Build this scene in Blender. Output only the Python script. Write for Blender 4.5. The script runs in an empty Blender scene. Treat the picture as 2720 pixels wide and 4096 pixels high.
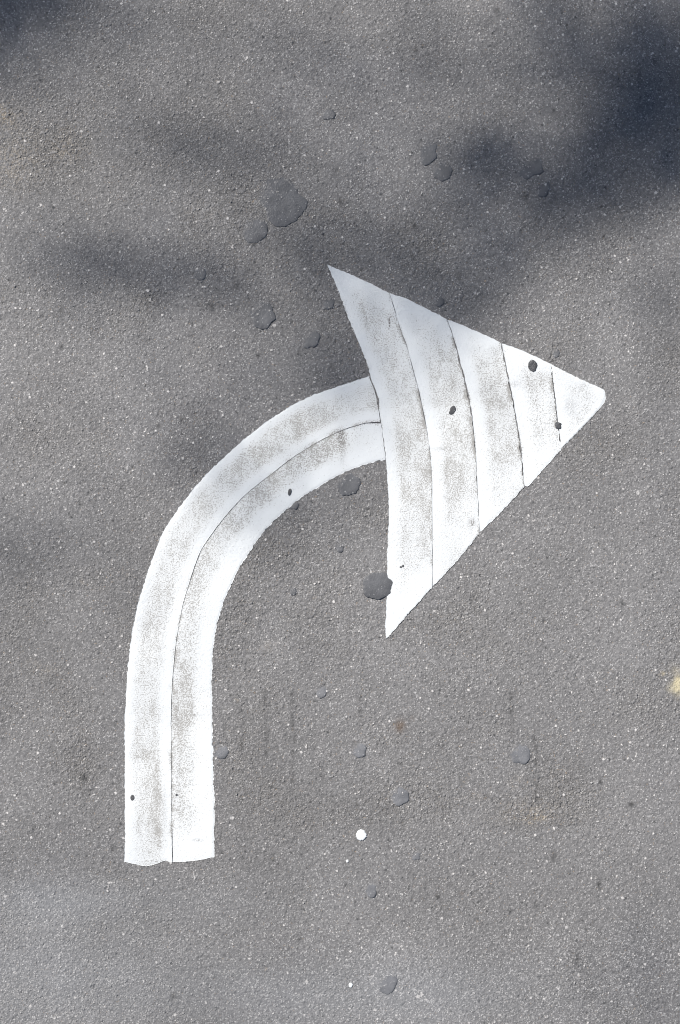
import bpy, bmesh, math, random
import numpy as np
from mathutils import Vector

# ------------------------------------------------------------------ camera, sky, sun, exposure
SC = bpy.context.scene
COL = SC.collection
K = 2.2 / 2720.0                       # metres per photograph pixel on the road


def P(px, py):
    return ((px - 1360.0) * K, (2048.0 - py) * K)


cam_d = bpy.data.cameras.new('camera')
cam = bpy.data.objects.new('camera', cam_d)
COL.objects.link(cam)
CAM_H = 8.0
cam.location = (0, 0, CAM_H)
cam.rotation_euler = (0, 0, 0)
cam_d.sensor_fit = 'VERTICAL'
cam_d.sensor_height = 36.0
cam_d.lens = 36.0 * CAM_H / (4096 * K)
cam_d.clip_start = 0.1
cam_d.clip_end = 2000
SC.camera = cam

SUN_EL = math.radians(48)
SUN_H = Vector((-0.74, 0.67, 0)).normalized()          # horizontal direction towards the sun
SUN_DIR = Vector((SUN_H.x * math.cos(SUN_EL), SUN_H.y * math.cos(SUN_EL), math.sin(SUN_EL)))

world = bpy.data.worlds.new('World')
SC.world = world
world.use_nodes = True
wn = world.node_tree
bgn = wn.nodes['Background']
sky = wn.nodes.new('ShaderNodeTexSky')
sky.sky_type = 'NISHITA'
sky.sun_disc = False
sky.sun_elevation = SUN_EL
sky.sun_rotation = math.atan2(SUN_H.x, SUN_H.y)
sky.air_density = 1.0
sky.dust_density = 0.3
sky.ozone_density = 2.5
wn.links.new(sky.outputs[0], bgn.inputs[0])
bgn.inputs[1].default_value = 0.058

sun_d = bpy.data.lights.new('sun', 'SUN')
sun_d.energy = 5.0
sun_d.angle = math.radians(0.53)
sun_d.color = (1.0, 0.957, 0.905)
sun = bpy.data.objects.new('sun', sun_d)
COL.objects.link(sun)
sun.rotation_euler = SUN_DIR.to_track_quat('Z', 'Y').to_euler()
sun.location = SUN_DIR * 40

SC.cycles.filter_width = 1.1
SC.view_settings.view_transform = 'Standard'
SC.view_settings.look = 'None'
SC.view_settings.gamma = 1.0
SC.view_settings.use_curve_mapping = False
SC.view_settings.exposure = 0.42

# ------------------------------------------------------------------ numeric noise
_rs = np.random.RandomState(7)
TAB = [_rs.rand(1024, 1024).astype(np.float32) for _ in range(6)]


def vnoise(x, y, cell, k=0, off=0.0):
    fx = x / cell + 300.37 + off
    fy = y / cell + 411.71 + off * 1.7
    ix = np.floor(fx).astype(np.int64)
    iy = np.floor(fy).astype(np.int64)
    u = fx - ix
    v = fy - iy
    u = u * u * (3 - 2 * u)
    v = v * v * (3 - 2 * v)
    T = TAB[k]
    a = T[ix % 1024, iy % 1024]
    b = T[(ix + 1) % 1024, iy % 1024]
    c = T[ix % 1024, (iy + 1) % 1024]
    d = T[(ix + 1) % 1024, (iy + 1) % 1024]
    return (a * (1 - u) + b * u) * (1 - v) + (c * (1 - u) + d * u) * v


def fbm(x, y, cell, octv=4, k=0):
    s = 0.0
    amp = 0.5
    tot = 0.0
    for o in range(octv):
        s = s + amp * vnoise(x, y, cell, (k + o) % 6, o * 13.1 + k * 3.3)
        tot += amp
        cell *= 0.5
        amp *= 0.55
    return s / tot


def worley(x, y, cell, ka, kb, kc):
    """two nearest distances (in cells) and a random number of the nearest stone"""
    fx = x / cell + 320.0
    fy = y / cell + 400.0
    ix = np.floor(fx).astype(np.int64)
    iy = np.floor(fy).astype(np.int64)
    f1 = np.full(x.shape, 9.0, np.float32)
    f2 = np.full(x.shape, 9.0, np.float32)
    rid = np.zeros(x.shape, np.float32)
    for dx in (-1, 0, 1):
        for dy in (-1, 0, 1):
            jx = (ix + dx) % 1024
            jy = (iy + dy) % 1024
            px = ix + dx + TAB[ka][jx, jy]
            py = iy + dy + TAB[kb][jx, jy]
            d = np.sqrt((px - fx) ** 2 + (py - fy) ** 2).astype(np.float32)
            nearer = d < f1
            f2 = np.where(nearer, f1, np.minimum(f2, d))
            rid = np.where(nearer, TAB[kc][jx, jy], rid)
            f1 = np.where(nearer, d, f1)
    return f1, f2, rid


def sstep(a, b, x):
    t = np.clip((x - a) / (b - a), 0, 1)
    return t * t * (3 - 2 * t)


def blobsum(x, y, lst):
    """sum of soft elliptical spots listed in pixels of the 1568 px wide view: cx, cy, rx, ry, strength"""
    s = np.zeros(x.shape, np.float32)
    f = 2720 / 1568.0 * K
    for cx, cy, rx, ry, a in lst:
        X = (cx - 784) * f
        Y = (1180.5 - cy) * f
        q = ((x - X) / (rx * f)) ** 2 + ((y - Y) / (ry * f)) ** 2
        s += a * np.exp(-q)
    return s


# ravelled places where the fines are gone and the stones stand out
ROUGH = [(60, 280, 120, 110, .5), (150, 350, 70, 40, .5), (190, 800, 80, 60, .2), (345, 690, 30, 20, .8), (480, 700, 50, 30, .35),
         (330, 320, 60, 25, .3), (60, 1000, 60, 60, .3), (640, 1230, 90, 90, .45), (800, 1190, 110, 70, .55), (560, 1400, 60, 160, .4),
         (700, 1420, 120, 90, .4), (170, 1700, 60, 120, .4), (190, 1780, 30, 40, .6), (100, 1560, 90, 50, .3),
         (560, 1780, 60, 140, .35), (840, 1870, 110, 60, .5), (1020, 1850, 80, 40, .35), (1210, 1880, 90, 45, .75),
         (1330, 1850, 120, 70, .5), (660, 1880, 100, 50, .4), (250, 2010, 60, 25, .5), (1000, 620, 60, 40, .3),
         (1030, 490, 50, 30, .4), (990, 560, 30, 20, .5), (840, 250, 60, 60, .2), (560, 470, 100, 70, .3), (1050, 1430, 130, 60, .3),
         (1360, 640, 60, 40, .3), (230, 560, 50, 30, .25), (430, 500, 40, 30, .3), (900, 1700, 70, 50, .35), (1090, 1700, 90, 60, .3)]
# worn places where pale chips show
CHIPS = [(120, 2250, 330, 170, .9), (60, 2080, 120, 60, .5), (1000, 2270, 330, 110, 1.0), (1400, 2230, 230, 150, 1.1), (1380, 300, 330, 330, .6),
         (700, 2300, 200, 90, .4), (850, 60, 260, 150, .2), (120, 90, 160, 120, .4)]
WORN = [(250, 2075, 420, 50, .5), (100, 2250, 320, 150, 1.0), (1000, 2290, 320, 90, .8), (600, 2300, 300, 90, .6), (100, 2080, 150, 60, .4)]
DARKSPOT = [(785, 465, 5, 9, .8), (595, 820, 5, 6, .8), (488, 705, 7, 9, .7), (193, 1793, 8, 9, .8), (1276, 1976, 7, 9, .8),
            (1381, 2039, 5, 10, 1.), (1010, 2068, 6, 6, .9), (1433, 1392, 6, 7, .8), (1250, 1430, 6, 7, .6), (1384, 1803, 4, 6, .9),
            (960, 115, 5, 10, .6), (775, 390, 5, 9, .6), (1035, 175, 5, 7, .6), (870, 235, 6, 9, .5), (433, 192, 5, 8, .5),
            (420, 970, 6, 7, .7), (365, 980, 5, 6, .6), (505, 210, 5, 10, .5), (1212, 455, 6, 9, .6), (1165, 790, 6, 8, .6),
            (1455, 1855, 8, 6, .8), (1290, 870, 6, 6, .4), (920, 1760, 8, 6, .4), (1068, 1610, 7, 9, .4), (1236, 2085, 5, 8, .5),
            (1330, 2215, 6, 12, .7), (405, 1115, 4, 4, .5), (142, 800, 4, 6, .8), (142, 715, 5, 10, .6), (548, 660, 6, 9, .6),
            (735, 630, 10, 8, .4), (1060, 635, 8, 10, .4), (955, 520, 6, 8, .6), (1405, 700, 6, 8, .5), (690, 2165, 6, 6, .5),
            (400, 2298, 8, 8, .5), (1145, 25, 6, 8, .5), (1475, 180, 6, 14, .5), (1510, 140, 6, 12, .5), (1420, 290, 5, 8, .5),
            (260, 1955, 6, 10, .5), (700, 1955, 8, 5, .4)]
# faint dark tool or tyre dashes
for _x, _y0, _y1 in ((558, 1640, 1740), (613, 1600, 1760), (675, 1600, 1810), (832, 1610, 1700), (1180, 1610, 1720), (1235, 1700, 1850)):
    _y = _y0
    while _y < _y1:
        DARKSPOT.append((_x + ((_y * 7) % 5) - 2, _y, 3.4 + (_y * 13 % 7) * .3, 9 + (_y * 11 % 7), .22 + .08 * (_y * 17 % 6)))
        _y += 17 + (_y * 5) % 19
OCHRE = [(20, 275, 22, 20, .55), (25, 385, 60, 60, .35), (160, 345, 30, 25, .35), (5, 260, 10, 20, .5), (155, 300, 20, 12, .2),
         (1215, 1875, 60, 22, .35), (1190, 1800, 18, 14, .3), (1105, 1835, 40, 12, .2), (1225, 1893, 12, 9, .8), (1250, 1885, 10, 7, .6),
         (285, 1325, 20, 12, .2), (1525, 1553, 6, 6, .8), (105, 1545, 30, 12, .35), (75, 1525, 15, 8, .3), (820, 1935, 30, 30, .15),
         (1255, 2090, 4, 4, .5), (620, 1490, 16, 14, .25), (1070, 1800, 6, 5, .9), (545, 1615, 5, 5, .7), (190, 1340, 6, 6, .5)]
YELLOW = [(1566, 1578, 12, 19, 1.3), (1552, 1586, 12, 10, .6), (1530, 1553, 4, 4, .6), (1556, 1545, 14, 12, .15)]
PALE = [(928, 3271, 11, 7), (217, 4073, 9, 6), (121, 4025, 7, 8), (1227, 3926, 6, 10), (815, 3934, 6, 8), (1403, 3940, 9, 9), (1672, 3986, 9, 8), (1686, 3975, 5, 12), (1702, 3998, 8, 5),
        (2041, 3738, 7, 6), (2266, 3708, 8, 7), (2314, 3899, 6, 9), (2530, 3960, 8, 6), (2058, 3190, 7, 5), (1993, 2769, 6, 5), (2179, 3998, 6, 8), (399, 101, 6, 5), (325, 525, 7, 6),
        (1160, 609, 7, 6), (954, 943, 6, 6), (513, 990, 5, 6), (438, 1068, 6, 5), (1097, 1301, 9, 7), (1428, 141, 5, 5), (1791, 318, 5, 5), (1790, 301, 4, 4), (2473, 211, 5, 5), (2704, 204, 6, 7),
        (1590, 811, 6, 6), (1900, 1171, 6, 7), (2152, 1911, 6, 6), (600, 1200, 7, 9), (920, 3300, 5, 4), (440, 3530, 12, 5), (20, 3585, 9, 7), (2552, 1970, 9, 11), (1040, 1215, 5, 5), (2090, 3100, 5, 4),
        (1860, 2955, 5, 4), (700, 2580, 5, 5), (300, 2700, 5, 6), (1780, 2620, 5, 6), (2380, 2710, 5, 5), (60, 3890, 9, 6), (300, 3990, 8, 5), (700, 4060, 8, 8), (1500, 4040, 9, 6), (2000, 4060, 8, 6)]
BROWN = [(922, 1674, 12, 14, .9), (1065, 2060, 5, 4, .5), (1215, 1100, 4, 4, .4), (950, 1655, 6, 5, .3)]


def ground_fields(x, y):
    f1, f2, rid = worley(x, y, 0.0066, 0, 1, 2)
    g1, g2, rid2 = worley(x, y, 0.0039, 3, 4, 5)
    rough = np.clip(blobsum(x, y, ROUGH) + 1.5 * (fbm(x, y, .22, 4, 2) - .5) + .22, 0, 1.25)
    dome = sstep(0.0, 0.42, f2 - f1)
    dome2 = sstep(0.0, 0.5, g2 - g1)
    h = (0.0007 + 0.0018 * rough) * (dome - .6) + (0.0007 + .0011 * rough) * (rid - .5)
    h = h + (0.00045 + .0005 * rough) * (dome2 - .6) + .0008 * (rid2 - .5)
    h = h + 0.0016 * (fbm(x, y, .055, 3, 1) - .5)
    h = h - 0.0020 * sstep(.74, .95, fbm(x, y, .012, 2, 3) + .25 * rough - .12)      # plucked stones
    h = h + np.where(rid > .955, .0014, 0.0) * dome
    # scattered larger flat stones among the fines
    k1, k2, rid3 = worley(x, y, 0.0118, 2, 0, 4)
    w3 = (rid3 > .72) * sstep(.46, .30, k1 * (.75 + .5 * vnoise(x, y, .004, 1)) * (1.25 - .35 * rid3))
    h = h * (1 - w3) + w3 * (.0003 + .0011 * ((rid3 * 7.3) % 1.0))
    h = h - .0007 * np.exp(-((w3 - .25) / .2) ** 2) * (w3 > .01)
    rid = np.where(w3 > .5, (rid3 * 13.7) % 1.0, rid)
    dome = np.maximum(dome * (1 - w3), w3)
    rid2 = rid2 * (1 - w3) + .45 * w3
    return h, rid, rid2, dome, rough


# ------------------------------------------------------------------ scene helpers
def tag(o, label=None, cat=None, group=None, kind=None):
    if label: o['label'] = label
    if cat: o['category'] = cat
    if group: o['group'] = group
    if kind: o['kind'] = kind
    return o


def mesh_np(name, verts, quads, tris=None, smooth=True):
    me = bpy.data.meshes.new(name)
    verts = np.ascontiguousarray(verts, np.float32)
    nq = len(quads)
    nt = 0 if tris is None else len(tris)
    me.vertices.add(len(verts))
    me.vertices.foreach_set('co', verts.ravel())
    idx = np.asarray(quads, np.int32).ravel()
    starts = np.arange(nq, dtype=np.int32) * 4
    if nt:
        idx = np.concatenate([idx, np.asarray(tris, np.int32).ravel()])
        starts = np.concatenate([starts, nq * 4 + np.arange(nt, dtype=np.int32) * 3])
    me.loops.add(len(idx))
    me.loops.foreach_set('vertex_index', idx)
    me.polygons.add(nq + nt)
    me.polygons.foreach_set('loop_start', starts)
    me.update(calc_edges=True)
    if smooth:
        me.polygons.foreach_set('use_smooth', np.ones(nq + nt, bool))
    return me


def attr(me, name, arr):
    a = me.attributes.new(name, 'FLOAT', 'POINT')
    a.data.foreach_set('value', np.ascontiguousarray(arr, np.float32).ravel())


def grid_quads(n, m, base=0):
    i, j = np.meshgrid(np.arange(n - 1), np.arange(m - 1), indexing='ij')
    a = (i * m + j).ravel() + base
    return np.stack([a, a + 1, a + m + 1, a + m], 1)


class NT:
    def __init__(s, name):
        s.m = bpy.data.materials.new(name)
        s.m.use_nodes = True
        s.t = s.m.node_tree
        s.b = s.t.nodes['Principled BSDF']

    def n(s, typ, **kw):
        nd = s.t.nodes.new(typ)
        for k, v in kw.items():
            setattr(nd, k, v)
        return nd

    def l(s, a, b):
        s.t.links.new(a, b)

    def val(s, sock, v):
        if hasattr(v, 'is_output'):
            s.l(v, sock)
        else:
            sock.default_value = v

    def math(s, op, a, b=0.0, c=0.0, clamp=False):
        nd = s.n('ShaderNodeMath', operation=op, use_clamp=clamp)
        for k, v in enumerate((a, b, c)):
            s.val(nd.inputs[k], v)
        return nd.outputs[0]

    def mix(s, f, a, b, blend='MIX'):
        nd = s.n('ShaderNodeMix', data_type='RGBA', blend_type=blend)
        s.val(nd.inputs[0], f)
        s.val(nd.inputs[6], a)
        s.val(nd.inputs[7], b)
        return nd.outputs[2]

    def noise(s, scale, detail=2.0, rough=.5, vec=None):
        nd = s.n('ShaderNodeTexNoise')
        nd.inputs['Scale'].default_value = scale
        nd.inputs['Detail'].default_value = detail
        nd.inputs['Roughness'].default_value = rough
        if vec is not None:
            s.l(vec, nd.inputs['Vector'])
        return nd.outputs[0]

    def attr(s, name):
        return s.n('ShaderNodeAttribute', attribute_name=name).outputs['Fac']

    def remap(s, v, a, b, c=0.0, d=1.0):
        nd = s.n('ShaderNodeMapRange', interpolation_type='SMOOTHSTEP')
        s.val(nd.inputs[0], v)
        for k, q in enumerate((a, b, c, d)):
            s.val(nd.inputs[k + 1], q)
        return nd.outputs[0]

    def geo(s):
        return s.n('ShaderNodeNewGeometry').outputs['Position']

    def bump(s, h, strength, dist):
        nd = s.n('ShaderNodeBump')
        nd.inputs['Strength'].default_value = strength
        nd.inputs['Distance'].default_value = dist
        s.l(h, nd.inputs['Height'])
        s.l(nd.outputs[0], s.b.inputs['Normal'])


def g3(v, w=0.0):
    return (v * (1 + w), v, v * (1 - w), 1)


# ------------------------------------------------------------------ materials
def mat_asphalt():
    t = NT('asphalt')
    pos = t.geo()
    stone = t.attr('stone')          # random number of the big stone
    grit = t.attr('grit')            # random number of the small stone
    gap = t.attr('gap')              # 1 in the binder between stones
    stain = t.attr('stain')
    chips = t.attr('chips')
    base = t.mix(stone, (.112, .110, .1115, 1), (.203, .198, .198, 1))
    base = t.mix(t.math('MULTIPLY', grit, .6), base, g3(.225, .02))
    base = t.mix(t.math('MULTIPLY', gap, .62), base, g3(.085, .01))
    # black and tan stones, pale chips
    base = t.mix(t.remap(stone, .02, .005), base, g3(.07, 0))
    base = t.mix(t.math('MULTIPLY', t.remap(grit, .030, .022), .6), base, (.32, .25, .18, 1))
    thr = t.math('SUBTRACT', .91, t.math('MULTIPLY', chips, .10))
    pale = t.math('MULTIPLY', t.remap(grit, thr, t.math('ADD', thr, .03)), t.math('SUBTRACT', 1.0, gap, clamp=True))
    base = t.mix(t.math('MULTIPLY', pale, .85), base, g3(.46, .02))
    pale2 = t.remap(stone, .984, .99)
    base = t.mix(t.math('MULTIPLY', pale2, t.math('SUBTRACT', 1.0, gap, clamp=True)), base, g3(.50, .04))
    base = t.mix(t.math('MULTIPLY', t.attr('worn'), .42), base, (.198, .205, .216, 1))
    # crisp specks: fresh broken faces and black grit
    for sc, lo, hi, cut, v in ((270, .80, .85, .42, .47), (175, .90, .94, .34, .42), (330, .90, .93, .40, .05)):
        vo = t.n('ShaderNodeTexVoronoi')
        vo.inputs['Scale'].default_value = sc
        t.l(pos, vo.inputs['Vector'])
        sp = t.n('ShaderNodeSeparateColor')
        t.l(vo.outputs['Color'], sp.inputs[0])
        pick = t.math('ADD', sp.outputs[0], t.math('MULTIPLY', chips, .05 if v > .1 else 0.0))
        size = t.math('MULTIPLY', sp.outputs[1], cut)
        msk = t.math('MULTIPLY', t.remap(pick, lo, hi), t.remap(vo.outputs['Distance'], t.math('ADD', size, .22), t.math('ADD', size, .08)))
        base = t.mix(t.math('MULTIPLY', msk, .58), base, g3(v, .02))
    # broad wear and oil staining
    big = t.noise(1.3, 5, .6, pos)
    fine = t.noise(420, 2, .6, pos)
    wear = t.math('MULTIPLY', t.remap(big, .3, .7, .88, 1.10), t.remap(fine, .25, .75, .82, 1.18))
    nd = t.n('ShaderNodeVectorMath', operation='SCALE')
    t.l(base, nd.inputs[0])
    t.l(wear, nd.inputs['Scale'])
    base = nd.outputs[0]
    base = t.mix(t.math('MULTIPLY', t.attr('ochre'), t.remap(grit, .35, .8, 0.0, .58), clamp=True), base, (.33, .27, .19, 1))
    base = t.mix(t.math('MULTIPLY', t.attr('yellow'), t.remap(fine, .35, .6, .5, 1.0), clamp=True), base, (.52, .46, .30, 1))
    base = t.mix(t.math('MULTIPLY', t.attr('brown'), .7, clamp=True), base, (.10, .062, .035, 1))
    base = t.mix(t.math('MULTIPLY', stain, .95, clamp=True), base, g3(.035, 0))
    base = t.mix(t.math('MULTIPLY', t.attr('pale'), .8), base, g3(.44, .03))
    t.l(base, t.b.inputs['Base Color'])
    t.b.inputs['Roughness'].default_value = .82
    t.b.inputs['Specular IOR Level'].default_value = .35
    t.bump(t.math('ADD', fine, t.noise(160, 3, .6, pos)), .5, .0012)
    return t.m


def mat_paint():
    t = NT('white_thermoplastic')
    pos = t.geo()
    dirt = t.attr('dirt')
    spk = t.noise(265, 2.0, .62, pos)
    spk2 = t.noise(95, 2, .6, pos)
    mp = t.n('ShaderNodeMapping')
    mp.inputs['Scale'].default_value = (1.0, .38, 1)
    t.l(pos, mp.inputs[0])
    blot = t.noise(32, 6, .72, mp.outputs[0])
    amount = t.math('MULTIPLY', dirt, t.remap(blot, .34, .70, .72, 1.12))
    thr = t.math('SUBTRACT', .70, t.math('MULTIPLY', amount, .17))
    m1 = t.remap(spk, thr, t.math('ADD', thr, .05))
    thr2 = t.math('SUBTRACT', .76, t.math('MULTIPLY', amount, .17))
    m2 = t.math('MULTIPLY', t.remap(spk2, thr2, t.math('ADD', thr2, .09)), .55)
    m = t.math('MAXIMUM', m1, m2)
    col = t.mix(t.math('ADD', .11, t.math('MULTIPLY', amount, .24, clamp=True)), (.652, .677, .686, 1), (.44, .43, .405, 1))
    col = t.mix(t.math('MULTIPLY', m, .70), col, (.20, .188, .168, 1))
    col = t.mix(t.math('MULTIPLY', t.attr('smudge'), t.remap(spk, .40, .52), clamp=True), col, (.15, .14, .13, 1))
    t.l(col, t.b.inputs['Base Color'])
    t.b.inputs['Roughness'].default_value = .6
    t.b.inputs['Specular IOR Level'].default_value = .35
    t.bump(t.math('ADD', spk, spk2), .25, .0012)
    return t.m


def mat_tar(name, v, rough):
    t = NT(name)
    pos = t.geo()
    a = t.noise(28, 5, .62, pos)
    b = t.noise(230, 3, .6, pos)
    col = t.mix(t.remap(a, .3, .7), (v * .80, v * .82, v * .88, 1), (v * 1.25, v * 1.27, v * 1.34, 1))
    for sc, lo in ((200, .90), (120, .945)):
        vo = t.n('ShaderNodeTexVoronoi')
        vo.inputs['Scale'].default_value = sc
        t.l(pos, vo.inputs['Vector'])
        sp = t.n('ShaderNodeSeparateColor')
        t.l(vo.outputs['Color'], sp.inputs[0])
        msk = t.math('MULTIPLY', t.remap(sp.outputs[0], lo, lo + .03), t.remap(vo.outputs['Distance'], .42, .22))
        col = t.mix(t.math('MULTIPLY', msk, .65), col, g3(.34))
    t.l(col, t.b.inputs['Base Color'])
    t.b.inputs['Roughness'].default_value = rough
    t.b.inputs['Specular IOR Level'].default_value = .5
    t.bump(t.math('ADD', b, t.noise(120, 2, .5, pos)), .25, .0012)
    return t.m


def mat_simple(name, c1, c2, scale, rough):
    t = NT(name)
    pos = t.geo()
    t.l(t.mix(t.remap(t.noise(scale, 4, .6, pos), .35, .65), c1, c2), t.b.inputs['Base Color'])
    t.b.inputs['Roughness'].default_value = rough
    t.bump(t.noise(scale * 4, 3, .6, pos), .3, .01)
    return t.m


M_ASPHALT = mat_asphalt()
M_PAINT = mat_paint()
M_TAR = mat_tar('bitumen_smooth', .084, .5)
M_TAR_PALE = mat_tar('bitumen_pale', .122, .5)  # same tar in a paler tone, for the spots farther down the road
M_TAR_DARK = mat_tar('bitumen_dark', .055, .6)
M_BARK = mat_simple('bark', (.10, .075, .055, 1), (.20, .16, .12, 1), 9, .9)
M_LEAF = mat_simple('leaf', (.045, .085, .02, 1), (.085, .12, .035, 1), 1.7, .55)

# ------------------------------------------------------------------ road: one sheet, fine in the middle, out to the horizon
def build_road():
    STEP = .0019
    hx, hy = 1.42, 1.98
    xs = np.arange(-hx, hx + STEP / 2, STEP)
    ys = np.arange(-hy, hy + STEP / 2, STEP)
    hx, hy = xs[-1], ys[-1]
    x0, y0 = xs[0], ys[0]
    n, m = len(ys), len(xs)
    X, Y = np.meshgrid(xs, ys)
    X = X.astype(np.float64)
    h, rid, rid2, dome, rough = ground_fields(X, Y)
    edge = np.minimum(np.minimum(X - x0, hx - X), np.minimum(Y - y0, hy - Y))
    h = h * sstep(0, .02, edge)
    V = np.stack([X.ravel(), Y.ravel(), h.ravel()], 1)
    Q = grid_quads(n, m)
    B = 400.0
    ex = np.array([[-B, -B, 0], [x0, -B, 0], [hx, -B, 0], [B, -B, 0], [-B, y0, 0], [B, y0, 0], [-B, hy, 0], [B, hy, 0],
                   [-B, B, 0], [x0, B, 0], [hx, B, 0], [B, B, 0]])
    N = n * m
    c00, c10, c01, c11 = 0, m - 1, (n - 1) * m, n * m - 1
    e = lambda k: N + k
    ring = [[e(0), e(1), c00, e(4)], [e(1), e(2), c10, c00], [e(2), e(3), e(5), c10], [e(4), c00, c01, e(6)],
            [c10, e(5), e(7), c11], [e(6), c01, e(9), e(8)], [c01, c11, e(10), e(9)], [c11, e(7), e(11), e(10)]]
    me = mesh_np('road', np.concatenate([V, ex]), np.concatenate([Q, np.array(ring)]))
    z = np.zeros(12)
    pad = lambda a, v=0.0: np.concatenate([np.asarray(a).ravel(), z + v])
    attr(me, 'stone', pad(rid, .5))
    attr(me, 'grit', pad(rid2, .5))
    attr(me, 'gap', pad(np.clip((1 - dome * (.4 + .6 * dome)) * (.55 + .75 * rough), 0, 1.2), .4))
    attr(me, 'worn', pad(np.clip(blobsum(X, Y, WORN), 0, 1.2)))
    attr(me, 'chips', pad(blobsum(X, Y, CHIPS)))
    wob = .5 + 1.0 * fbm(X, Y, .02, 3, 4)
    attr(me, 'stain', pad(np.clip(blobsum(X, Y, DARKSPOT) * wob, 0, .9)))
    attr(me, 'ochre', pad(np.clip(blobsum(X, Y, OCHRE) * wob + .16 * (rough - .35), 0, 1)))
    attr(me, 'yellow', pad(np.clip(blobsum(X, Y, YELLOW) * wob, 0, 1)))
    attr(me, 'brown', pad(np.clip(blobsum(X, Y, BROWN) * wob, 0, 1)))
    sc = 1568 / 2720.0
    attr(me, 'pale', pad(sstep(.35, .6, blobsum(X, Y, [(a * sc, b * sc, c * sc * .9, d * sc * .9, 1.) for a, b, c, d in PALE]) * wob)))
    me.materials.append(M_ASPHALT)
    o = bpy.data.objects.new('road', me)
    COL.objects.link(o)
    tag(o, kind='structure')
    return o


build_road()

# ------------------------------------------------------------------ painted arrow
def resample(pts, n, smooth=0):
    p = np.array([P(*q) for q in pts])
    d = np.concatenate([[0], np.cumsum(np.hypot(*np.diff(p, axis=0).T))])
    t = np.linspace(0, d[-1], n)
    q = np.stack([np.interp(t, d, p[:, 0]), np.interp(t, d, p[:, 1])], 1)
    for _ in range(smooth):
        r = q.copy()
        r[1:-1] = (q[:-2] + 2 * q[1:-1] + q[2:]) / 4
        q = r
    return q, d[-1]


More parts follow.
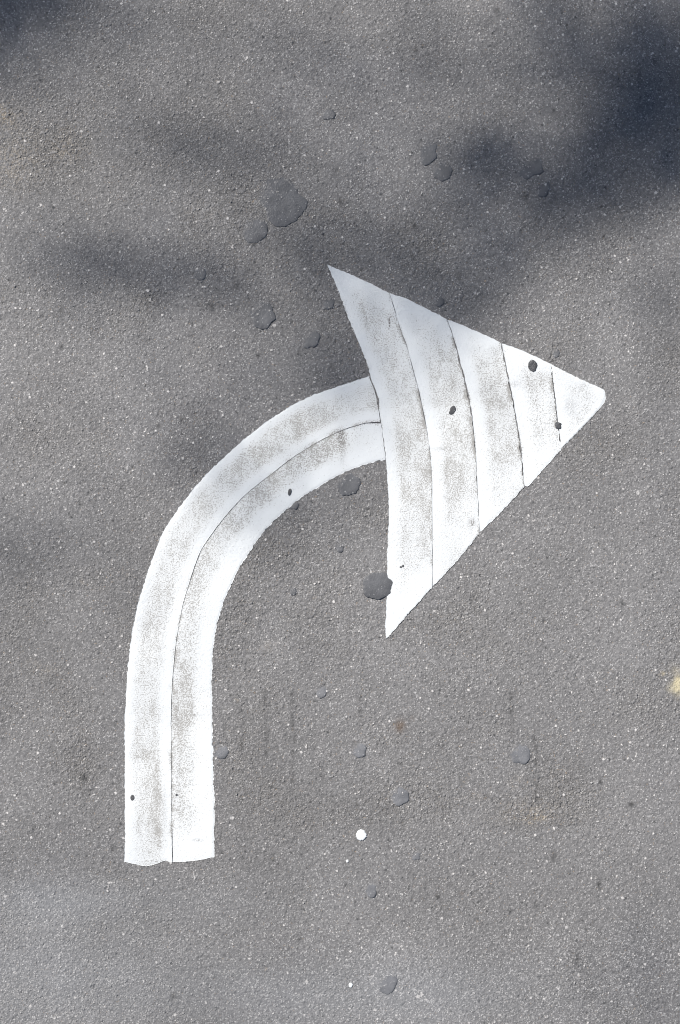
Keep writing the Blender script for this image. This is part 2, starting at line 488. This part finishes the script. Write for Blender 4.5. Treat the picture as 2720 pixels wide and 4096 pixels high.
def strip(name, parent, left, right, zlift, dirt_fn, jl, jr, gl=None, gr=None, end0=None, end1=None, smooth=120, smooth_r=None, smudges=(), je=.0012):
    """one laid band of paint between two edge curves; gl/gr: half-gap functions of t; jl/jr: edge raggedness"""
    RES = .0024
    _, ll = resample(left, 3)
    _, lr = resample(right, 3)
    n = int(max(ll, lr) / RES) + 2
    L, _ = resample(left, n, smooth)
    R, _ = resample(right, n, smooth if smooth_r is None else smooth_r)
    m = int(np.max(np.hypot(*(R - L).T)) / RES) + 2
    t = np.linspace(0, 1, n)

    def shift(C, g, side):
        d = np.gradient(C, axis=0)
        nrm = np.stack([-d[:, 1], d[:, 0]], 1)
        nrm /= np.linalg.norm(nrm, axis=1)[:, None] + 1e-9
        into = (R - L) * side
        sg = np.sign((nrm * into).sum(1))
        sg[sg == 0] = 1
        return C + nrm * (sg * g)[:, None]
    if gl is not None: L2 = shift(L, gl(t), 1)
    else: L2 = L
    if gr is not None: R2 = shift(R, gr(t), -1)
    else: R2 = R
    L, R = L2, R2
    u = np.linspace(0, 1, m)
    A = L[:, None, :] * (1 - u)[None, :, None] + R[:, None, :] * u[None, :, None]
    length = max(ll, lr)

    def endfit(A, crv, t_end):
        e, _ = resample(crv, m, 2)
        row = 0 if t_end == 0 else n - 1
        dlt = e - A[row]
        w = np.exp(-np.abs(t - t_end) * length / .03)
        return A + dlt[None] * w[:, None, None]
    if end0: A = endfit(A, end0, 0)
    if end1: A = endfit(A, end1, 1)
    wid = np.hypot(*(R - L).T)[:, None]
    dl = u[None, :] * wid
    dr = (1 - u)[None, :] * wid
    de0 = (t * length)[:, None] + 0 * dl
    de1 = ((1 - t) * length)[:, None] + 0 * dl
    X, Y = A[..., 0], A[..., 1]
    # ragged edges: the paint keys into the stones
    rag = lambda k: 1.7 * (fbm(X, Y, .0075, 2, k) - .5) + .35 * (fbm(X, Y, .035, 2, k + 1) - .5)
    off = rag(1)
    offy = rag(3)
    wsum = jl * np.exp(-dl / .004) + jr * np.exp(-dr / .004) + je * (np.exp(-de0 / .004) + np.exp(-de1 / .004))
    wsum = np.minimum(wsum, max(jl, jr, je))
    X = X + off * wsum * 2
    Y = Y + offy * wsum * 2
    h = ground_fields(X, Y)[0]
    dedge = np.minimum(np.minimum(dl, dr), np.minimum(de0, de1))
    edl = np.exp(-dl / .003) * (1 if gl is None else .25)
    edr = np.exp(-dr / .003) * (1 if gr is None else .25)
    z = zlift + .20 * h - .0016 * np.maximum(np.maximum(edl, edr), .6 * np.exp(-np.minimum(de0, de1) / .003)) + .0006 * (fbm(X, Y, .09, 2, 2) - .5)
    V = np.stack([X.ravel(), Y.ravel(), z.ravel()], 1)
    Q = grid_quads(n, m)[:, ::-1]
    loop = np.concatenate([np.arange(m), m * np.arange(1, n) + m - 1, (n - 1) * m + np.arange(m - 2, -1, -1), m * np.arange(n - 2, 0, -1)])
    S = V[loop].copy()
    S[:, 2] = -.004
    N = n * m
    k = np.arange(len(loop))
    k2 = (k + 1) % len(loop)
    SQ = np.stack([loop[k], N + k, N + k2, loop[k2]], 1)
    # keep the top facing up
    a, b, c = V[Q[len(Q) // 2][0]], V[Q[len(Q) // 2][1]], V[Q[len(Q) // 2][2]]
    if np.cross(b - a, c - a)[2] < 0:
        Q = Q[:, ::-1]
        SQ = SQ[:, ::-1]
    me = mesh_np(name, np.concatenate([V, S]), np.concatenate([Q, SQ]))
    T = t[:, None] + 0 * u[None, :]
    U = u[None, :] + 0 * t[:, None]
    D = dirt_fn(T, U) * (.75 + .5 * fbm(X, Y, .3, 2, 1)) + .26 * sstep(.35, .65, fbm(X, Y, .06, 3, 2))
    grime = .9 * sstep(.45, .7, fbm(X, Y, .045, 3, 5))
    if gl is not None: D = D + grime * np.exp(-(dl / .006) ** 2)
    if gr is not None: D = D + 1.3 * grime * np.exp(-(dr / .009) ** 2)
    attr(me, 'dirt', np.concatenate([D.ravel(), np.zeros(len(loop))]))
    attr(me, 'smudge', np.concatenate([np.clip(blobsum(X, Y, smudges), 0, 1).ravel() if smudges else np.zeros(N), np.zeros(len(loop))]))
    me.materials.append(M_PAINT)
    o = bpy.data.objects.new('paint_strip', me)
    COL.objects.link(o)
    o.parent = parent
    return o


def seg(base, *parts):
    """half-gap along a seam: base metres plus grooves (t0, t1, extra)"""
    def f(t):
        r = np.full(t.shape, base)
        for a, b, w in parts:
            r = r + w * sstep(a - .02, a + .02, t) * (1 - sstep(b - .02, b + .02, t))
        kx = t * 37.0 + base * 9000
        return r * np.clip(-.35 + 2.6 * vnoise(kx, kx * .31 + len(parts), 1.0, 2), .12, 2)
    return f


OUT = [(1475, 1504), (1377, 1537), (1272, 1571), (1201, 1603), (1131, 1642), (1061, 1690), (991, 1743), (921, 1805), (851, 1870), (781, 1946),
       (710, 2037), (672, 2096), (651, 2126), (630, 2180), (605, 2244), (577, 2328), (553, 2408), (535, 2490), (521, 2577), (509, 2679), (503, 2773),
       (500, 2842), (498, 2936), (499, 3052), (499, 3192), (500, 3285), (499, 3401), (498, 3448)]
MID = [(1522, 1687), (1475, 1689), (1426, 1700), (1342, 1731), (1272, 1767), (1201, 1809), (1131, 1861), (1061, 1914), (991, 1970), (921, 2040),
       (851, 2131), (802, 2201), (774, 2279), (738, 2392), (719, 2476), (703, 2577), (691, 2703), (686, 2796), (684, 2889), (685, 3006),
       (686, 3145), (686, 3262), (689, 3378), (689, 3446)]
INN = [(1542, 1837), (1517, 1842), (1468, 1854), (1398, 1879), (1328, 1914), (1272, 1950), (1201, 1991), (1152, 2033), (1096, 2082), (1040, 2145),
       (998, 2208), (956, 2272), (921, 2346), (893, 2412), (879, 2457), (866, 2505), (853, 2586), (849, 2656), (847, 2726), (849, 2796), (849, 2866),
       (851, 2959), (853, 3052), (854, 3145), (859, 3201), (859, 3262), (856, 3332), (859, 3425)]
HEAD_L = [(1307, 1059), (1334, 1115), (1370, 1213), (1396, 1280), (1423, 1343), (1450, 1405), (1468, 1463), (1479, 1503), (1489, 1535), (1503, 1577),
          (1514, 1640), (1523, 1689), (1531, 1752), (1542, 1833), (1550, 1919), (1554, 2006), (1554, 2098), (1549, 2180), (1548, 2261), (1548, 2300),
          (1549, 2340), (1546, 2399), (1542, 2465), (1539, 2537), (1544, 2557)]
S12 = [(1557, 1172), (1579, 1240), (1602, 1321), (1629, 1387), (1651, 1477), (1673, 1553), (1691, 1640), (1706, 1712), (1721, 1817), (1727, 1904),
       (1728, 2057), (1729, 2210), (1729, 2346)]
S23 = [(1787, 1277), (1803, 1321), (1821, 1374), (1838, 1441), (1856, 1508), (1874, 1584), (1884, 1650), (1892, 1705), (1903, 1817), (1908, 1930),
       (1913, 2032), (1917, 2132)]
S34 = [(2003, 1370), (2028, 1487), (2050, 1595), (2063, 1671), (2077, 1746), (2086, 1827), (2096, 1947)]
S45 = [(2204, 1457), (2215, 1559), (2224, 1630), (2231, 1693), (2240, 1764), (2250, 1791)]
TIP = [(2206, 1458), (2246, 1479), (2336, 1523), (2380, 1542), (2412, 1553), (2423, 1572), (2421, 1606), (2385, 1648), (2354, 1684), (2313, 1724),
       (2273, 1767), (2251, 1791)]

ARROW = bpy.data.objects.new('turn_arrow', None)
COL.objects.link(ARROW)
tag(ARROW, 'large white right turn arrow painted on the asphalt in joined strips', 'road marking')


def strip_dirt(lo, hi, a, tail=.06):
    """clean margins, dirtier band between"""
    def f(T, U):
        return a * sstep(lo - .12, lo + .16, U) * (1 - sstep(hi - .08, hi + .06, U)) + tail
    return f


d_out = lambda T, U: (.95 * sstep(.03, .30, U) * (1 - sstep(.66, .90, U)) + .5 * sstep(.78, .9, T) * np.exp(-((U - .74) / .10) ** 2)) * (1 - .35 * sstep(.93, .99, T)) + .07
d_inn = lambda T, U: (1.0 * (1 - sstep(.36, .74, U)) * (1 - .75 * (1 - sstep(.055, .075, T))) + .28 * sstep(.55, .7, T)) * (1 - .85 * sstep(.90, .97, T)) * (1 - .35 * sstep(.70, .8, T)) + .08
SMUD = [(786, 1005, 9, 17, .9), (790, 1035, 7, 30, .45), (778, 995, 12, 6, .5), (718, 1045, 50, 16, .25), (445, 1648, 18, 4, .45), (408, 1655, 6, 18, .3), (455, 1937, 11, 4, .5),
        (380, 1880, 8, 70, .28), (412, 1790, 5, 60, .22), (312, 1850, 1, 1, 0)]
strip('paint_strip', ARROW, OUT, MID, .0036, d_out, .0019, .0004, None, seg(.0007, (0, .03, .0022)), end0=[(1476, 1506), (1489, 1540), (1503, 1580), (1514, 1640), (1521, 1687)],
      end1=[(498, 3448), (530, 3453), (558, 3462), (586, 3465), (624, 3457), (650, 3446), (667, 3441), (679, 3449), (689, 3449)], smudges=SMUD, je=.0008)
strip('paint_strip', ARROW, MID, INN, .0029, d_inn, .0004, .0018, seg(.0005, (.93, 1, .001), (0, .022, .001)), None,
      end0=[(1524, 1693), (1531, 1752), (1542, 1838)], end1=[(690, 3447), (726, 3448), (773, 3443), (815, 3436), (857, 3428)], smudges=SMUD, je=.0008)
HS = [(1225, 880, 30, 22, .28), (1140, 810, 14, 14, .3), (1090, 1205, 6, 9, .7), (1085, 1206, 9, 12, .35), (870, 690, 30, 40, .15), (1315, 935, 14, 26, .4), (1345, 888, 12, 8, .3),
      (1040, 905, 36, 16, .25), (1185, 885, 12, 8, .35), (1130, 910, 30, 40, .2), (1010, 925, 30, 12, .22), (1018, 1035, 30, 5, .3), (898, 747, 1.6, 9, 2.0), (897, 737, 1.8, 4, 1.4)]
strip('paint_strip', ARROW, HEAD_L, S12, .0040, lambda T, U: (strip_dirt(.22, 1.2, .95)(T, U)) * sstep(.02, .1, T) * (1 - .8 * sstep(.80, .95, T)) + .05,
      .0014, .0003, seg(.0003, (.27, .42, .0030), (.42, .52, .0008)), seg(.0005),
      end0=[(1307, 1059), (1370, 1084), (1420, 1106), (1477, 1131), (1520, 1153), (1556, 1171)], end1=[(1545, 2556), (1604, 2488), (1675, 2409), (1727, 2349)], smudges=HS)
strip('paint_strip', ARROW, S12, S23, .0035, lambda T, U: (strip_dirt(.22, 1.2, .9)(T, U)) * sstep(-.02, .2, T) * (1 - .45 * sstep(.6, .95, T)),
      .0003, .0006, seg(.0005), seg(.0010, (0, .5, .0013), (.55, .75, .0006)),
      end0=[(1558, 1173), (1624, 1193), (1709, 1236), (1760, 1262), (1786, 1276)], end1=[(1730, 2347), (1788, 2287), (1829, 2241), (1869, 2195), (1916, 2133)], smudges=HS)
strip('paint_strip', ARROW, S23, S34, .0033, lambda T, U: (strip_dirt(.26, 1.1, .95)(T, U)) * sstep(0, .2, T) * (1 - .5 * sstep(.7, .95, T)),
      .0005, .0005, seg(.0004, (0, .5, .0010)), seg(.0010, (0.03, .93, .0010)),
      end0=[(1789, 1278), (1849, 1300), (1889, 1318), (1947, 1342), (2002, 1370)], end1=[(1918, 2131), (1987, 2065), (2053, 1996), (2095, 1948)], smudges=HS)
strip('paint_strip', ARROW, S34, S45, .0031, lambda T, U: (strip_dirt(.3, 1.1, .75)(T, U)) * sstep(.02, .2, T) * (1 - .5 * sstep(.65, .95, T)),
      .0005, .0005, seg(.0005, (.03, .93, .0006)), seg(.0010, (.04, .97, .0010)),
      end0=[(2005, 1372), (2068, 1394), (2148, 1429), (2205, 1457)], end1=[(2097, 1946), (2114, 1944), (2150, 1904), (2202, 1845), (2251, 1790)], smudges=HS)
strip('paint_strip', ARROW, S45, TIP, .0031, lambda T, U: .62 * sstep(.25, .45, U) * (1 - sstep(.65, .9, U)) * sstep(.2, .35, T) * (1 - sstep(.75, .9, T)) + .04,
      .0004, .0014, seg(.0005, (.04, .97, .0005)), None, smooth_r=25, smudges=HS, je=.0004)

# ------------------------------------------------------------------ round patches lying on the road: tar spots and paint drops
def disc(name, px, py, rx, ry, mat, lift, tilt, seed, lobes=.10, rot=0.0, outline=None, follow=.25, drop=.0012, fine=.05):
    """an irregular low pool: outline wobbles, the far side of the tilt sinks among the stones"""
    cx, cy = P(px, py)
    nth = max(48, int(2 * math.pi * max(rx, ry) * K / .0018))
    nr = max(8, int(max(rx, ry) * K / .0022))
    th = np.linspace(0, 2 * math.pi, nth, endpoint=False)
    rs = np.random.RandomState(seed)
    if outline:
        o = np.array([P(*q) for q in outline]) - (cx, cy)
        oa = np.arctan2(o[:, 1], o[:, 0])
        orr = np.hypot(o[:, 0], o[:, 1])
        k = np.argsort(oa)
        oa, orr = oa[k], orr[k]
        rad = np.interp(th, np.concatenate([oa - 2 * math.pi, oa, oa + 2 * math.pi]), np.tile(orr, 3), period=None)
        rad = rad[(th % (2 * math.pi) >= 0)]
        tw = np.where(th > math.pi, th - 2 * math.pi, th)
        rad = np.interp(tw, np.concatenate([oa - 2 * math.pi, oa, oa + 2 * math.pi]), np.tile(orr, 3))
    else:
        c, s = np.cos(th - rot), np.sin(th - rot)
        rad = K / np.sqrt((c / rx) ** 2 + (s / ry) ** 2)
    w = np.zeros(nth)
    for f in range(2, 9):
        w += rs.randn() * np.cos(f * th + rs.rand() * 6.3) / f
    for f in range(9, 22):
        w += fine / lobes * rs.randn() * np.cos(f * th + rs.rand() * 6.3) / 4
    rad = rad * (1 + lobes * w)
    rr = np.linspace(0, 1, nr)[1:]
    X = cx + (rr[:, None] * rad[None] * np.cos(th)[None])
    Y = cy + (rr[:, None] * rad[None] * np.sin(th)[None])
    R0 = max(rx, ry) * K
    dirx, diry = .62, -.78
    h = ground_fields(X, Y)[0]
    zt = lambda X, Y, q: lift + tilt * ((X - cx) * dirx + (Y - cy) * diry) / R0 - drop * q ** 6 + follow * h
    z = zt(X, Y, rr[:, None] + 0 * X)
    V = [[cx, cy, lift]]
    top = np.stack([X.ravel(), Y.ravel(), z.ravel()], 1)
    skirt = top[-nth:].copy()
    skirt[:, 2] = -.005
    V = np.concatenate([np.array(V), top, skirt])
    k = np.arange(nth)
    k2 = (k + 1) % nth
    T = np.stack([0 * k, 1 + k, 1 + k2], 1)
    Q = [np.stack([1 + i * nth + k, 1 + (i + 1) * nth + k, 1 + (i + 1) * nth + k2, 1 + i * nth + k2], 1) for i in range(len(rr))]
    me = mesh_np(name, V, np.concatenate(Q), T)
    me.materials.append(mat)
    ob = bpy.data.objects.new(name, me)
    COL.objects.link(ob)
    return ob


BIG = [(1066, 696), (1124, 698), (1168, 727), (1191, 778), (1229, 808), (1209, 852), (1183, 885), (1124, 911), (1089, 895), (1063, 841), (1040, 790), (1050, 727)]
SEC = [(1000, 868), (1045, 878), (1063, 887), (1068, 920), (1050, 956), (1020, 976), (985, 965), (980, 905)]
SPOTS = [
    # px, py, rx, ry, lift, tilt, label, outline
    (1125, 808, 95, 110, .0012, .0009, 'largest smooth dark tar pool on the asphalt above the arrow', BIG),
    (1024, 922, 43, 55, .0011, .0010, 'round tar spot touching the lower left of the largest pool', SEC),
    (1043, 1250, 56, 60, .0010, .0010, 'wide tar spot left of the upper barb of the arrow head', None),
    (1245, 1353, 36, 38, .0009, .0010, 'tar spot close to the left edge of the arrow head', None),
    (1709, 602, 38, 56, .0010, .0010, 'tall oval tar spot, upper one of a touching pair', None),
    (1766, 686, 44, 36, .0010, .0009, 'flat rounded tar spot, lower one of a touching pair', None),
    (2122, 668, 46, 50, .0008, .0010, 'tar spot at the edge of the blue shadow on the upper right', None),
    (2168, 752, 32, 34, .0007, .0009, 'small tar spot just below the one in the blue shadow edge', None),
    (797, 1090, 27, 32, .0008, .0008, 'lone round tar spot in the shade left of the arrow head', None),
    (1313, 452, 26, 30, .0008, .0010, 'topmost small tar spot above the largest pool', None),
    (1390, 1932, 50, 50, .0010, .0009, 'tar spot under the curved stem where it meets the head', None),
    (1510, 2342, 56, 60, .0044, .0004, 'crisp round tar spot biting into the lower barb of the head', None),
    (884, 3008, 28, 30, .0013, .0007, 'tar spot beside the right edge of the straight stem', None),
    (1436, 3000, 30, 30, .0012, .0009, 'heart shaped tar spot in the open asphalt right of the stem', None),
    (2082, 3015, 40, 42, .0013, .0008, 'round tar spot farthest right on the sunlit asphalt', None),
    (1598, 3183, 38, 38, .0013, .0008, 'round tar spot above and right of the white paint dot', None),
    (1483, 3556, 24, 32, .0010, .0009, 'narrow tar spot below the white paint dot', None),
    (1553, 3930, 36, 46, .0009, .0008, 'lowest tar spot near the bottom of the asphalt', None),
    (2224, 1412, 15, 20, .0009, .0006, 'tiny tar spot above the upper edge of the arrow tip', None),
    (1284, 2766, 24, 26, .0005, .0008, 'faint tar spot inside the bend of the arrow', None),
    (1358, 2186, 18, 24, .0006, .0008, 'small faint tar spot between the curved stem and the head', None),
    (1315, 1206, 24, 32, .0006, .0008, 'faint tar spot hugging the upper barb of the arrow head', None),
    (1172, 2022, 24, 16, .0010, .0008, 'small dark tar smear under the inner edge of the curve', None),
    (1664, 3417, 20, 24, .0004, .0008, 'faint tar spot right of the white paint dot', None),
    (1757, 1205, 20, 22, .0008, .0006, 'small tar spot against the upper right edge of the head', None),
    (1172, 2365, 14, 18, .0007, .0006, 'tiny tar spot in the middle of the arrow bend', None),
]
for i, (px, py, rx, ry, lift, tilt, lab, outl) in enumerate(SPOTS):
    o = disc('tar_spot', px, py, rx, ry, M_TAR_PALE if py > 2500 else M_TAR, lift + (.0004 if outl else 0), tilt * (1.45 if outl else 2.3) + .0003, 100 + i, outline=outl, lobes=.035 if outl else .17, follow=.14, fine=.02)
    tag(o, lab, 'tar spot', 'smooth tar spots bled through the asphalt')

DROPS = [
    (2130, 1463, 17, 26, 'largest black blot on the arrow head near its upper edge', .2),
    (1810, 1641, 12, 18, 'ragged black blot in the middle of the arrow head', -.4),
    (2232, 1702, 14, 14, 'black blot sitting on the last seam of the arrow head', 0),
    (1159, 1968, 7, 15, 'slim black blot on the inner side of the curved stem', -.2),
    (530, 3190, 8, 12, 'oval grey blot on the left strip near the stem foot', 0),
    (706, 3179, 4.5, 4.5, 'pinhead black dot right of the seam near the stem foot', 0),
    (1603, 2268, 4.5, 4.5, 'left dot of the tiny twin dots on the lower barb', 0),
    (1612, 2264, 4.5, 5.5, 'right dot of the tiny twin dots on the lower barb', 0),
]
for i, (px, py, rx, ry, lab, rot) in enumerate(DROPS):
    o = disc('tar_blot', px, py, rx, ry, M_TAR_DARK, .0052, 0, 300 + i, lobes=.13 if rx > 9 else .06, rot=rot, follow=.3, drop=.0008, fine=.03)
    tag(o, lab, 'tar blot', 'black blots on the white arrow')

o = disc('paint_dot', 1445, 3340, 20, 22.5, M_PAINT, .0036, 0, 401, lobes=.07, follow=.2)
tag(o, 'larger round white paint dot on the bare asphalt', 'paint dot', 'white paint drops on the asphalt')
o = disc('paint_dot', 1389.5, 3444, 5.5, 6, M_PAINT, .0032, 0, 402, lobes=.05, follow=.2)
tag(o, 'pinhead white paint drop below left of the larger dot', 'paint dot', 'white paint drops on the asphalt')
o = disc('paint_dot', 1403, 3940, 8, 9.5, M_PAINT, .0032, 0, 403, lobes=.16, follow=.3)
tag(o, 'ragged white paint drop left of the lowest tar spot', 'paint dot', 'white paint drops on the asphalt')
for me in bpy.data.meshes:
    if me.name.startswith('paint_dot'):
        attr(me, 'dirt', np.full(len(me.vertices), .02))
        attr(me, 'smudge', np.zeros(len(me.vertices)))

# ------------------------------------------------------------------ the tall tree towards the sun whose boughs throw the soft shade
SLANT = 18.0                      # metres along the sun ray from the road to the boughs
TAU = [(760, 380, 540, 500, .40), (-5, -5, 215, 155, 3.2), (760, 130, 260, 140, .2), (420, 328, 115, 42, .9), (600, 385, 120, 55, .6),
       (250, 615, 190, 75, 1.2), (480, 650, 150, 70, .9), (740, 590, 110, 140, .5), (810, 800, 60, 130, .8), (680, 880, 140, 60, .5),
       (500, 1040, 140, 80, .7), (380, 930, 140, 70, .25), (60, 1250, 140, 75, .55), (630, 1200, 90, 80, .7), (760, 1080, 70, 45, .4),
       (300, 1400, 50, 180, .2), (1600, 110, 330, 140, 2.5), (1625, 290, 180, 140, 2.6), (1285, 60, 100, 90, .8), (1300, 150, 80, 60, .6), (1480, 415, 130, 50, 2.4), (1380, 490, 72, 55, 2.1),
       (1125, 365, 78, 56, 2.6), (1055, 475, 70, 62, 1.0), (950, 582, 135, 68, 1.0), (1010, 695, 105, 52, 1.0), (1340, 580, 38, 65, .9),
       (1490, 690, 130, 55, .4), (1520, 2270, 160, 110, .45), (920, 800, 150, 150, .2), (550, 1080, 180, 140, .18), (0, 2000, 500, 80, .08)]


def build_tree():
    rnd = random.Random(5)
    rs = np.random.RandomState(11)
    S = np.array(SUN_DIR)
    f = 2720 / 1568.0 * K
    root = bpy.data.objects.new('broadleaf_tree', None)
    crown_c = np.array([2.6, 3.6, 0]) + S * (SLANT + 2.0)
    root.location = (crown_c[0], crown_c[1], 0)
    COL.objects.link(root)
    tag(root, 'tall leafy tree beyond the road edge shading the asphalt', 'tree')
    # leaf positions: first the ones over the arrow, thinned or thickened into clumps
    LEAF = .042
    a_leaf = LEAF * LEAF * .62 * .5
    n_c = 400000
    gx = rs.uniform(-1.5, 1.5, n_c)
    gy = rs.uniform(-2.1, 2.1, n_c)
    tau = blobsum(gx, gy, TAU)
    area = 3.0 * 4.2
    prob = tau * area / a_leaf / n_c
    keep = rs.rand(n_c) < prob
    pts = np.stack([gx[keep], gy[keep], 0 * gx[keep]], 1) + S[None] * (SLANT + rs.uniform(-1.6, 1.6, keep.sum()))[:, None]
    # the main crown, outside that column of light: clumps
    clump = []
    for _ in range(150):
        v = rs.randn(3)
        v /= np.linalg.norm(v)
        clump.append(crown_c + v * np.array([4.0, 4.0, 4.6]) * rs.uniform(.45, 1.0))
    allp = []
    for c in clump:
        allp.append(c + rs.randn(110, 3) * .38)
    allp = np.concatenate(allp)
    g = allp - S[None] * (allp[:, 2] / S[2])[:, None]
    out = (np.abs(g[:, 0]) > 1.45) | (np.abs(g[:, 1]) > 2.05)
    allp = np.concatenate([pts, allp[out]])
    N = len(allp)
    # each leaf: a folded blade of two quads
    d = rs.randn(N, 3)
    d /= np.linalg.norm(d, axis=1)[:, None]
    e = np.cross(d, rs.randn(N, 3))
    e /= np.linalg.norm(e, axis=1)[:, None]
    nn = np.cross(d, e)
    sz = LEAF * rs.uniform(.8, 1.2, N)[:, None]
    v = np.stack([allp - d * sz * .5, allp + e * sz * .31 + nn * sz * .1, allp + d * sz * .5, allp - e * sz * .31 + nn * sz * .1], 1)
    V = v.reshape(-1, 3) - np.array(root.location)[None]
    b = np.arange(N) * 4
    T = np.concatenate([np.stack([b, b + 1, b + 2], 1), np.stack([b, b + 2, b + 3], 1)])
    me = mesh_np('crown', V, np.zeros((0, 4), np.int32), T, smooth=False)
    me.materials.append(M_LEAF)
    o = bpy.data.objects.new('crown', me)
    COL.objects.link(o)
    o.parent = root
    # trunk, limbs and boughs: tapered tubes
    bm = bmesh.new()

    def tube(pts, rads, sides=9):
        prev = None
        for k, (p, r) in enumerate(zip(pts, rads)):
            p = Vector(p)
            a = Vector(pts[max(k - 1, 0)])
            c = Vector(pts[min(k + 1, len(pts) - 1)])
            q = (c - a).normalized().to_track_quat('Z', 'Y')
            ring = [bm.verts.new(p + q @ Vector((math.cos(s * 2 * math.pi / sides) * r, math.sin(s * 2 * math.pi / sides) * r, 0))) for s in range(sides)]
            if prev:
                for s in range(sides):
                    bm.faces.new((prev[s], prev[(s + 1) % sides], ring[(s + 1) % sides], ring[s]))
            prev = ring
    L0 = np.array(root.location)
    top = crown_c - L0 + np.array([0, 0, 3.2])
    tube([(0, 0, -.1), (.02, 0, .5), (.05, -.03, 3), (-.1, .05, 7), (.05, 0, 11), tuple(top)], [.42, .31, .26, .22, .16, .03], 14)
    for c in clump[::2]:
        e1 = c - L0
        gc = c - S * (c[2] / S[2])
        if abs(gc[0]) < 1.6 and abs(gc[1]) < 2.2: continue
        st = np.array([0, 0, max(6.5, e1[2] - 2.5 - rnd.random() * 2)])
        mid = (st + e1) / 2 + np.array([0, 0, -.35])
        tube([tuple(st), tuple(mid), tuple(e1)], [.07, .04, .01], 6)
    # one bough reaches out to the dense shade, its twigs carry the leaves over the arrow
    hub = np.array([(1500 - 784) * f, (1180.5 - 230) * f, 0]) + S * SLANT - L0
    st = np.array([0, 0, 10.0])
    tube([tuple(st), tuple(st * .6 + hub * .4 + np.array([0, 0, .5])), tuple(hub)], [.08, .05, .02], 8)
    for cx, cy, rx, ry, a in TAU[1:]:
        e1 = np.array([(cx - 784) * f, (1180.5 - cy) * f, 0]) + S * SLANT - L0
        mid = hub * .5 + e1 * .5 + np.array([0, 0, .1])
        tube([tuple(hub), tuple(mid), tuple(e1)], [.008, .005, .002], 5)
    me = bpy.data.meshes.new('trunk')
    bm.to_mesh(me)
    bm.free()
    me.materials.append(M_BARK)
    o = bpy.data.objects.new('trunk', me)
    COL.objects.link(o)
    o.parent = root
    print('leaves over the arrow', len(pts), 'all', N)


build_tree()
